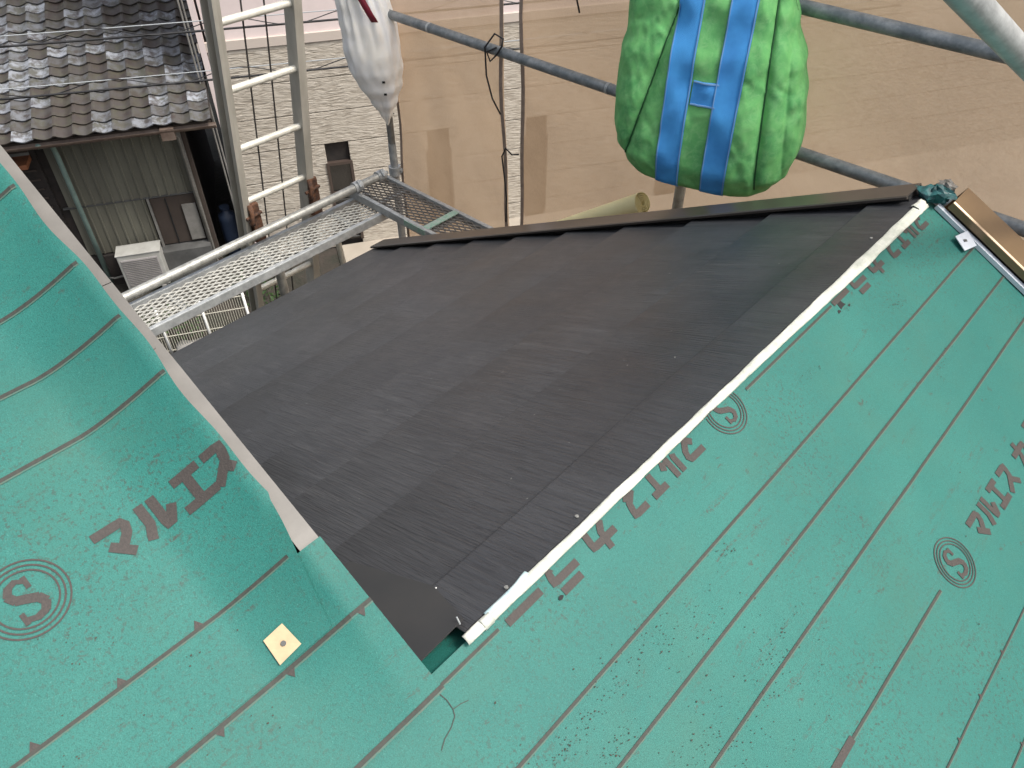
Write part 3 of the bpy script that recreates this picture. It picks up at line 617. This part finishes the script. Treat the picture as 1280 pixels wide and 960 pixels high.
# ------------------------------------------------------------------ green bag
GBC = Vector((-.800, .235, 0.040)); GW = Vector((.93, .37, 0)).normalized(); GD = Vector((GW.y, -GW.x, 0))   # GD towards the camera
ZB, ZT = -.375, .42
def prof(tbl, z):
    if z <= tbl[0][0]: return tbl[0][1]
    for i in range(len(tbl)-1):
        (a, p), (b, q) = tbl[i], tbl[i+1]
        if z <= b: t = (z-a)/(b-a); t = t*t*(3-2*t); return p+(q-p)*t
    return tbl[-1][1]
TWL = [(-.375, .02), (-.372, .10), (-.362, .185), (-.345, .222), (-.315, .252), (-.26, .284), (-.17, .300), (-.05, .304), (.06, .302), (.12, .288), (.17, .292), (.26, .290), (.42, .22)]
TWR = [(-.375, .02), (-.372, .10), (-.362, .190), (-.345, .226), (-.315, .262), (-.26, .302), (-.17, .318), (-.05, .298), (.06, .268), (.17, .222), (.26, .19), (.42, .12)]
TD = [(-.375, .015), (-.370, .06), (-.355, .13), (-.33, .165), (-.25, .19), (-.10, .185), (.05, .16), (.2, .12), (.42, .05)]
def bag(th, z, o=0):
    c, s = math.cos(th), math.sin(th); a, b = prof(TWR if c > 0 else TWL, z)+o, prof(TD, z)+o; e = .56
    x = a*math.copysign(abs(c)**e, c); y = b*math.copysign(abs(s)**e, s)
    amp = sm(-.375, -.30, z)
    k = .009*noise.noise(Vector((x*5.2, z*3.0+2, y*5)))+.012*(.3-abs(noise.noise(Vector((x*9+z*4, z*5, y*9+7)))))+.010*(.3-abs(noise.noise(Vector((x*17-z*8, z*9, y*17+3)))))
    # gusset folds near the two front corners
    for fx, wd, dp, sl_ in ((.188, .014, .028, -.10), (-.195, .014, .024, .22), (.258, .018, .018, -.16)):
        q = (x-(fx+sl_*(z+.1)))/wd
        if s > -.2: k -= dp*math.exp(-abs(q)*1.1)*amp*sm(-.36, -.22, z)
    k += .0035*(.25-abs(noise.noise(Vector((x*34+z*12, z*11, y*34)))))+.0018*(.25-abs(noise.noise(Vector((x*40+z*30, z*40-x*30, y*60+4)))))
    k *= .35+.65*amp
    p = GBC+GW*(x*(1+k*.6))+GD*(y*(1+0))+GD*(k if s > 0 else -k); p.z = z+GBC.z + .02*sm(.1, .36, abs(x))*sm(-.15, -.375, z)
    p.z -= .07*x*sm(-.05, -.34, z)
    return p
gb = thing('tool_bag', 'large green tarpaulin bag with two blue straps hanging from the rail', 'bag', (GBC.x, GBC.y, ZB))
zs = [ZB, -.373, -.369, -.362, -.352, -.338, -.32]+frange(-.30, ZT, 90)
ths = [2*math.pi*k/260 for k in range(260)]
ob = MB().grid(bag, ths, zs, True)
ob.add([bag(t, ZB) for t in ths], [tuple(range(260))]); ob.build('bag_body', 'bag', gb, smooth=True)
def inv_th(x, z):      # front angle for given width coordinate
    a = prof(TWR if x > 0 else TWL, z); r = max(-1, min(1, x/a)); c = math.copysign(abs(r)**(1/.56), r); return math.acos(c)
def band(xc, wd, z0, z1, name, o=.004, n=44, m='strap', par=gb, slope=0):
    us = frange(-wd/2, wd/2, 7); zz = frange(z0, z1, n)
    def f(u, z):
        x = xc+u+slope*(z); v = bag(inv_th(x, z), z); return v+GD*o
    return MB().slab(lambda u, z, t: f(u, z)+GD*t, us, zz, .003).build(name, m, par, smooth=True, angle=50)
for xc in (-.084, .068):
    s_ = band(xc, .078, -.352, ZT, 'strap', .006, slope=-.02)
    for e in (-1, 1): band(xc+e*.036, .003, -.350, ZT, 'stitching', .0085, m='stitch', slope=-.02)
band(.0, .080, -.050, .022, 'strap_bridge', .005, 12)
for zz in (-.048, .017): band(.0, .078, zz, zz+.004, 'stitching', .008, 4, m='stitch')
for fx, sl_, z0, z1 in ((.188, -.10, -.30, .38), (-.195, .22, -.28, .30)):
    MB().tube([bag(inv_th(fx+sl_*(z+.1), z), z, .002)+GD*.001 for z in frange(z0, z1, 40)], .0026, 6).build('seam', 'seam', gb, smooth=True)
# handles up to the upper rail
for xc in (-.09, .08):
    A = GBC+GW*xc+GD*.06+Vector((0, 0, ZT-.05)); B = Vector((A.x, .40, .245)); 
    MB().tube([A, A+Vector((0, 0, .10)), B+Vector((0, .02, .26)), B+Vector((0, .05, .1)), B+Vector((0, .03, .0))], .018, 8).build('handle', 'strap', gb, smooth=True)

# ------------------------------------------------------------------ white bag
WBC = Vector((-2.735, .355, -.02)); wb = thing('sandbag', 'white woven plastic sack hanging by its red tie from the post', 'sack', (WBC.x, WBC.y, -.80))
TR = [(-.775, .004), (-.755, .014), (-.71, .040), (-.64, .082), (-.55, .128), (-.46, .155), (-.38, .163), (-.28, .158), (-.18, .142), (-.08, .118), (.02, .082), (.10, .035), (.13, .028), (.2, .06)]
vr = Vector((rt.x, rt.y, 0)).normalized()
def wbag(th, z):
    r = prof(TR, z)*.84; k = sm(-.45, .1, z)
    r *= 1+.15*k*math.sin(15*th+2.5*noise.noise(Vector((math.cos(th)*2, math.sin(th)*2, z*2))))*1.0+.10*noise.noise(Vector((math.cos(th)*1.6, math.sin(th)*1.6, z*5)))+.05*noise.noise(Vector((math.cos(th)*4, math.sin(th)*4, z*13)))+(1-k)*.10*math.sin(5*th+3)*sm(-.45, -.74, z)
    c = WBC+vr*(.035*sm(-.35, -.77, z)-.04*sm(-.35, .0, z))
    return Vector((c.x+r*math.cos(th), c.y+r*math.sin(th), z))
MB().grid(wbag, [2*math.pi*k/110 for k in range(110)], frange(-.775, .2, 74), True).build('sack_body', 'wbag', wb, smooth=True)
tiep = [WBC+vr*x-Vector((fw.x, fw.y, 0)).normalized()*dpt+Vector((0, 0, z)) for x, dpt, z in ((-.045, .06, .10), (-.03, .12, -.02), (.0, .145, -.09), (.03, .135, -.16), (.05, .13, -.20))]
MB().slab(lambda i, u, o: tiep[i]+vr*u+Vector((fw.x, fw.y, 0)).normalized()*(-o), range(5), [-.016, 0, .016], .004).build('tie', 'red', wb, smooth=True)
MB().tube([WBC+vr*(-.05)+Vector((0, 0, .12)), WBC+vr*.05+Vector((0, .03, .115)), Vector((-2.79, .455, .16))], .014, 8).build('tie_knot', 'red', wb, smooth=True)
for x, z in ((.05, -.505), (.047, -.572)):
    c0 = WBC+vr*(x)-Vector((fw.x, fw.y, 0)).normalized()*.125+Vector((0, 0, z))
    # small tears
    th = math.atan2(c0.y-WBC.y, c0.x-WBC.x); p0 = wbag(th, z); nn = (p0-Vector((WBC.x, WBC.y, z))).normalized()
    MB().box(p0+nn*.004, .014, .003, .010, (vr, nn, Vector((0, 0, 1)))).build('tear', 'black', wb)

# ------------------------------------------------------------------ rolled yellow sheet behind the rake
ys = thing('yellow_roll', 'pale yellow rolled sheet poking up behind the dark rake trim', 'roll', (-1.7, .3, -1.1))
A, B = Vector((-1.76, .31, -1.075)), Vector((-1.045, .30, -.560)); ax = (B-A).normalized(); o1 = ax.orthogonal().normalized(); o2 = ax.cross(o1)
MB().slab(lambda k, a, o: A+(B-A)*k+(o1*math.cos(a)+o2*math.sin(a))*(.010+.0013*a+o), [0, .5, 1], frange(0, 28, 160), .0022).build('rolled_sheet', 'yellow', ys, smooth=True, angle=60)

# ------------------------------------------------------------------ tiled neighbour
tn = thing('tiled_house', 'old low house with weathered grey tile roof and olive tin wall', 'house', at(-5, 9.5, GZ))
PT = R(24); EC, EZ = 8.50, -3.10; un = (NV*math.cos(PT)+Vector((0, 0, math.sin(PT)))); nn = DV.cross(un)*-1
if nn.z < 0: nn = -nn
TWD, TEX = .222, .160; A0 = -2.44
def RFp(a, r, h=0): return at(a, EC, EZ)+un*r+nn*h
rd = MB(); rd.slab(lambda a, r, o: RFp(a, r, -.005+o), [-6.4, A0], [0.03, 2.8], .10); roof = rd.build('tile_roof', 'darkwood', tn)
# pan tile mesh in local coords: x along row, y up-slope, z normal
def tile_mesh(seed):
    mb = MB(); us = frange(0, 1, 15)
    def zf(u): return .017*math.cos(2*math.pi*(u-.04))+.017+(.008 if u < .2 else 0)
    def f(u, j, o): return Vector(((u-.06)*TWD*1.06, (j*.205)-.02, zf(u)+.026*(1-j)+o))
    mb.slab(lambda u, j, o: f(u, j, o), us, [0, 1], .015)
    me = bpy.data.meshes.new('roof_tile'); me.from_pydata([tuple(v) for v in mb.v], [], mb.f); me.materials.append(M['tile'])
    bm = bmesh.new(); bm.from_mesh(me); bmesh.ops.recalc_face_normals(bm, faces=bm.faces); bm.to_mesh(me); bm.free()
    for p in me.polygons: p.use_smooth = True
    me.set_sharp_from_angle(angle=R(40)); return me
tme = tile_mesh(0); NCOL, NROW = 17, 17
for r_ in range(NROW):
    for c_ in range(NCOL):
        o = bpy.data.objects.new('roof_tile', tme); col.objects.link(o); o.parent = roof
        jx, jy, jr = rnd.uniform(-.006, .006), rnd.uniform(-.010, .010), rnd.uniform(-.02, .02)
        p = RFp(A0-TWD*(c_+1)+jx, r_*TEX+jy-.02, .014+rnd.uniform(0, .006))
        rot = Matrix((DV, un, nn)).transposed().to_4x4() @ Matrix.Rotation(jr, 4, 'Z') @ Matrix.Rotation(rnd.uniform(-.02, .02), 4, 'X')
        o.matrix_local = Matrix.Translation(p-Vector((0, 0, 0))) @ rot
        if o.parent.matrix_parent_inverse: pass
MB().slab(lambda a, t, o: RFp(a, 2.80+math.cos(t)*(.11+o), .03+math.sin(t)*(.12+o)), frange(-6.4, A0, 20), frange(0, math.pi, 9), .01).build('ridge_cap', 'tile', roof, smooth=True)
rb = MB(); rb.slab(lambda a, r, o: RFp(a, 2.8, -.005+o)+NV*r*math.cos(PT)-Vector((0, 0, r*math.sin(PT))), [-6.4, A0], [.11, 2.8], .10); rb.build('tile_roof', 'darkwood', tn)
# tin wall with real ribs
WC = 9.0
mb = MB(); pts = []; a = -4.55; k = 0
while a < -2.98:
    for da, dc in ((0, 0), (.070, 0), (.078, -.018), (.094, -.018), (.102, 0)):
        pts.append((a+da, WC+dc))
    a += .118
def wallstrip(z0, z1, pts, name, m, lim=None):
    mb = MB(); q = [p for p in pts if lim is None or lim[0] <= p[0] <= lim[1]]
    mb.grid(lambda i, z: at(q[i][0], q[i][1], z), range(len(q)), [z0, z1]); return mb.build(name, m, tn)
wallstrip(-4.26, -2.95, pts, 'tin_cladding', 'tin'); wallstrip(-5.0, -4.275, pts, 'tin_cladding', 'tin', (-9, -3.60))
def nbox(a0, a1, c0, c1, z0, z1, name, m, par=tn, bevel=0):
    return MB().hexa([at(a0, c0, z0), at(a1, c0, z0), at(a1, c1, z0), at(a0, c1, z0), at(a0, c0, z1), at(a1, c0, z1), at(a1, c1, z1), at(a0, c1, z1)]).build(name, m, par, bevel=bevel)
nbox(-7.5, -2.95, 9.03, 12.5, GZ, -3.02, 'wall', 'darkwood')
nbox(-4.62, -2.93, 8.985, 9.02, -4.275, -4.255, 'seam_batten', 'slab')
nbox(-3.585, -3.555, 8.965, 9.02, -5.05, -4.27, 'board_edge', 'greyboard')
nbox(-3.55, -2.97, 8.99, 9.025, -5.0, -4.285, 'door_panel', 'wood'); nbox(-3.36, -3.345, 8.978, 8.992, -5.0, -4.3, 'panel_joint', 'black')
nbox(-3.17, -2.99, 8.96, 8.985, -4.97, -4.42, 'leaning_board', 'greyboard')
nbox(-3.60, -2.94, 8.80, 9.03, GZ, -5.02, 'plinth', 'slab'); nbox(-4.62, -3.62, 8.95, 9.03, GZ, -5.02, 'plinth', 'darkwood')
nbox(-2.965, -2.915, 8.95, 9.06, GZ, -3.02, 'corner_post', 'greyboard'); nbox(-2.91, -2.86, 9.0, 9.1, GZ, -3.0, 'corner_post', 'wood')
nbox(-7.5, -4.66, 8.99, 9.03, GZ, -2.95, 'boarded_wall', 'darkwood')
for k in range(16): nbox(-7.4, -4.72, 8.972, 8.991, GZ+.25+k*.13, GZ+.25+k*.13+.022, 'lattice_slat', 'wood')
nbox(-5.9, -4.72, 8.70, 9.0, -3.53, -3.47, 'awning', 'orange'); nbox(-5.9, -4.72, 8.98, 9.0, -3.47, -3.05, 'lintel_board', 'greyboard')
# gutter and down pipe
mb = MB(); mb.slab(lambda a, t, o: at(a, EC-.045+math.cos(t)*(.05+o), EZ-.035+math.sin(t)*(.05+o)), [-7.6, -2.40], frange(math.pi, 2*math.pi, 9), .004); mb.build('gutter', 'gutter', tn, smooth=True, angle=50)
nbox(-3.06, -2.90, EC-.09, EC+.02, EZ-.16, EZ-.02, 'gutter_box', 'gutter')
nbox(-7.6, -2.46, EC+.03, EC+.06, EZ-.12, EZ-.02, 'fascia', 'wood')
MB().tube([at(-4.44, EC-.02, EZ-.07), at(-4.40, 8.86, EZ-.22), at(-4.40, 8.91, -3.5), at(-4.40, 8.91, GZ+.06)], .033, 12).build('down_pipe', 'pipe', tn, smooth=True)
MB().tube([at(-2.97, EC+.05, EZ-.10), at(-2.945, 8.93, EZ-.35), at(-2.945, 8.93, GZ+.06)], .020, 10).build('down_pipe', 'greyboard', tn, smooth=True)
# air conditioner
ac = thing('air_conditioner', 'cream outdoor air conditioner unit standing by the tin wall', 'air conditioner', at(-3.85, 8.7, GZ))
def abox(*a, **k): return nbox(*a, par=ac, **k)
abox(-4.14, -3.58, 8.60, 8.86, -5.40, -4.86, 'casing', 'acwhite', bevel=.015); abox(-4.10, -3.63, 8.592, 8.60, -5.35, -4.93, 'grille_recess', 'acgrille')
for k in range(15): abox(-4.095, -3.635, 8.584, 8.593, -5.345+k*.028, -5.345+k*.028+.007, 'grille_slat', 'greyboard')
abox(-4.15, -3.57, 8.59, 8.87, -4.862, -4.845, 'top_cover', 'acwhite', bevel=.006)
for a in (-4.05, -3.70): abox(a, a+.06, 8.58, 8.88, GZ, -5.40, 'foot_block', 'concrete')
MB().tube([at(-4.15, 8.75, -5.25), at(-4.30, 8.80, -5.30), at(-4.38, 8.86, -5.32)], .015, 8).build('drain_hose', 'greyboard', ac, smooth=True)
bd = thing('blue_drum', 'dark blue plastic drum in the gap between the two houses', 'drum', at(-2.66, 9.3, GZ))
mb = MB(); pr = [(.11, 0), (.125, .05), (.125, .3), (.13, .32), (.125, .34), (.125, .6), (.115, .70), (.06, .74), (.06, .78), (.0, .78)]
mb.grid(lambda t, i: at(-2.66+pr[i][0]*math.cos(t), 9.25+pr[i][0]*math.sin(t), GZ+pr[i][1]), [2*math.pi*k/20 for k in range(20)], range(len(pr)), True); mb.build('drum_body', 'blue', bd, smooth=True)
mb = MB(); mb.tube([at(-2.66, 9.25, GZ+.78), at(-2.66, 9.25, GZ+.82)], .07, 16); mb.build('drum_lid', 'blue', bd)

# ------------------------------------------------------------------ beige neighbour
bn = thing('beige_house', 'beige house with rippled siding and a pale upper wall behind the ladder', 'house', at(2, 9.2, GZ))
nbox(-2.32, 14, 9.06, 14, GZ, -2.46, 'wall', 'darkwood', bn); nbox(-2.30, 14, 9.03, 14, -2.36, 2.6, 'upper_wall', 'pinkwall', bn)
nbox(-2.42, 14, 8.985, 9.03, -2.47, -2.36, 'band', 'bandm', bn)
nbox(-2.40, -2.33, 8.98, 14, GZ, 2.6, 'corner_trim', 'pinkwall', bn)
wins = [(-1.12, -.79), (.33, .65), (1.82, 2.14), (4.1, 4.45)]
z = -2.475; k = 0
while z > GZ:
    z0 = max(GZ+.02, z-.448)
    segs = [(-2.325, 14)]
    if z0 < -4.14:   # cut round the windows
        segs = []; a = -2.325
        for w0, w1 in wins: segs.append((a, w0)); a = w1
        segs.append((a, 14))
    for a0, a1 in segs: nbox(a0, a1, 9.0+.002*(k % 2), 9.06, z0, z-.006, 'siding_board', 'siding', bn, bevel=.004)
    z -= .454; k += 1
for w0, w1 in wins:
    f = MB()
    for (a0, a1, z0, z1) in ((w0-.02, w1+.02, -4.16, -4.12), (w0-.02, w0+.02, GZ+.1, -4.161), (w1-.02, w1+.02, GZ+.1, -4.161), (w0+.021, w1-.021, -4.62, -4.58)):
        f.hexa([at(a0, 8.985, z0), at(a1, 8.985, z0), at(a1, 9.055, z0), at(a0, 9.055, z0), at(a0, 8.985, z1), at(a1, 8.985, z1), at(a1, 9.055, z1), at(a0, 9.055, z1)])
    wt = f.build('window', 'winframe', bn)
    nbox(w0+.021, w1-.021, 9.03, 9.04, -4.579, -4.161, 'window_pane', 'glassdark', wt); nbox(w0+.021, w1-.021, 9.03, 9.04, GZ+.1, -4.621, 'window_pane', 'glassdark', wt)
    for q in range(9): nbox(w0+.021, w1-.021, 9.005, 9.028, GZ+.14+q*.08, GZ+.14+q*.08+.012, 'louvre_slat', 'slab', wt)
for a in (-2.46, -2.50): MB().tube([at(a, 9.0, GZ), at(a, 9.0, 2.6)], .018 if a > -2.4 else .012, 8).build('wall_pipe', 'greyboard', bn)

# ------------------------------------------------------------------ overhead cables between the houses
def sag(a0, z0, a1, z1, c, n=40, dip=.05, off=0):
    return [at(a0+(a1-a0)*t, c, z0+(z1-z0)*t-dip*4*t*(1-t)+off) for t in frange(0, 1, n)]
def cable(a0, z0, a1, z1, c, label):
    t = thing('overhead_cable', label, 'cable', at(a0, c, z0))
    top = sag(a0, z0, a1, z1, c); MB().tube(top, .0045, 6).build('messenger_wire', 'cablew', t, smooth=True)
    low = sag(a0, z0-.085, a1, z1-.085, c); MB().tube(low, .010, 6).build('cable_core', 'cable', t, smooth=True)
    mb = MB(); n = 340; pts = []
    for k in range(n):
        q = k/(n-1); base = at(a0+(a1-a0)*q, c, z0+(z1-z0)*q-.05*4*q*(1-q)-.042); ph = q*abs(a1-a0)/1.15*2*math.pi
        pts.append(base+Vector((0, 0, .048*math.sin(ph)))+NV*.03*math.cos(ph))
    mb.tube(pts, .0045, 4); mb.build('spiral_hanger', 'cable', t)
# ------------------------------------------------------------------ ground things below the walkway
fe = thing('wire_fence', 'white wire mesh fence on the ground below the walkway', 'fence', at(-3, 7.5, GZ))
FC = 7.0; fz0, fz1 = GZ+.12, GZ+.80
for k in range(4):
    a = -4.05+k*.515; MB().tube([at(a, FC, GZ), at(a, FC, fz1+.02)], .017, 8).build('fence_post', 'white', fe, smooth=True)
mb = MB()
for k in range(53):
    a = -4.05+k*.030; mb.tube([at(a, FC, fz0), at(a, FC, fz1)], .0034, 4)
tag(mb.build('fence_wires', 'cream', fe), kind='stuff')
for z in (fz0+.02, fz0+.24, fz0+.48, fz1-.02): MB().tube([at(-4.07, FC, z), at(-2.48, FC, z)], .006, 6).build('fence_rail', 'cream', fe)
def shrub(a, c, label, r, h, n=260):
    t = thing('shrub', label, 'shrub', at(a, c, GZ)); mb = MB()
    for k in range(n):
        u = Vector((rnd.gauss(0, 1), rnd.gauss(0, 1), rnd.gauss(0, 1))).normalized()*r*rnd.uniform(.35, 1); p = at(a, c, GZ+h*.55)+Vector((u.x, u.y, u.z*h/r*.55))
        d1 = Vector((rnd.uniform(-1, 1), rnd.uniform(-1, 1), rnd.uniform(-.4, .8))).normalized()*.05; d2 = d1.orthogonal().normalized()*.018
        mb.add([p, p+d1*.5+d2, p+d1, p+d1*.5-d2], [(0, 1, 2, 3)])
    mb.build('foliage', 'blade', t)
    MB().tube([at(a, c, GZ), at(a+.02, c, GZ+h*.4), at(a, c+.03, GZ+h*.8)], .014, 6, r2=.005).build('stem', 'wood', t)
shrub(-2.85, 6.75, 'low green shrub in front of the fence end', .24, .42)
shrub(-2.25, 7.5, 'green shrub behind the right end of the white fence', .30, .62)
shrub(-2.45, 8.0, 'bushy green plant against the beige wall', .28, .55)
shrub(-3.35, 7.35, 'dark green shrub behind the middle of the white fence', .32, .6)
shrub(-3.9, 7.45, 'dark green shrub behind the left end of the white fence', .30, .5)
yd = MB().slab(lambda a, c, o: at(a, c, GZ+.03+o), [-1.2, 14], [4.0, 9.0], .03).build('paved_yard', 'yard'); tag(yd, kind='structure')
cb = thing('concrete_block', 'brown grey stone lying in front of the fence', 'stone', at(-3.2, 6.8, GZ))
mb = MB(); mb.grid(lambda u, v: at(-3.2, 6.85, GZ+.06)+Vector((math.cos(u)*math.sin(v)*.42, math.sin(u)*math.sin(v)*.28, math.cos(v)*.14))*(1+.35*noise.noise(Vector((math.cos(u)*1.4, math.sin(u)*1.4, v)))), [2*math.pi*k/20 for k in range(20)], frange(.02, math.pi-.02, 10), True)
mb.build('stone', M['concrete'], cb, smooth=True)
cable(-5.6, -1.27, 5.5, -1.33, 6.4, 'upper overhead cable pair crossing the tiled roof')
cable(-5.6, -1.71, 5.5, -1.77, 6.4, 'lower overhead cable pair crossing the tiled roof')

GRP = {'scaffold pole': 'scaffold poles round the roof', 'walkway plank': 'mesh walkway planks of the scaffold', 'scaffold net': 'beige scaffold nets', 'tie cord': 'black tie cords and wires', 'shrub': 'shrubs by the fence', 'cable': 'overhead cables'}
for o in list(bpy.data.objects):
    if o.parent is None and o.get('category') in GRP: o['group'] = GRP[o['category']]
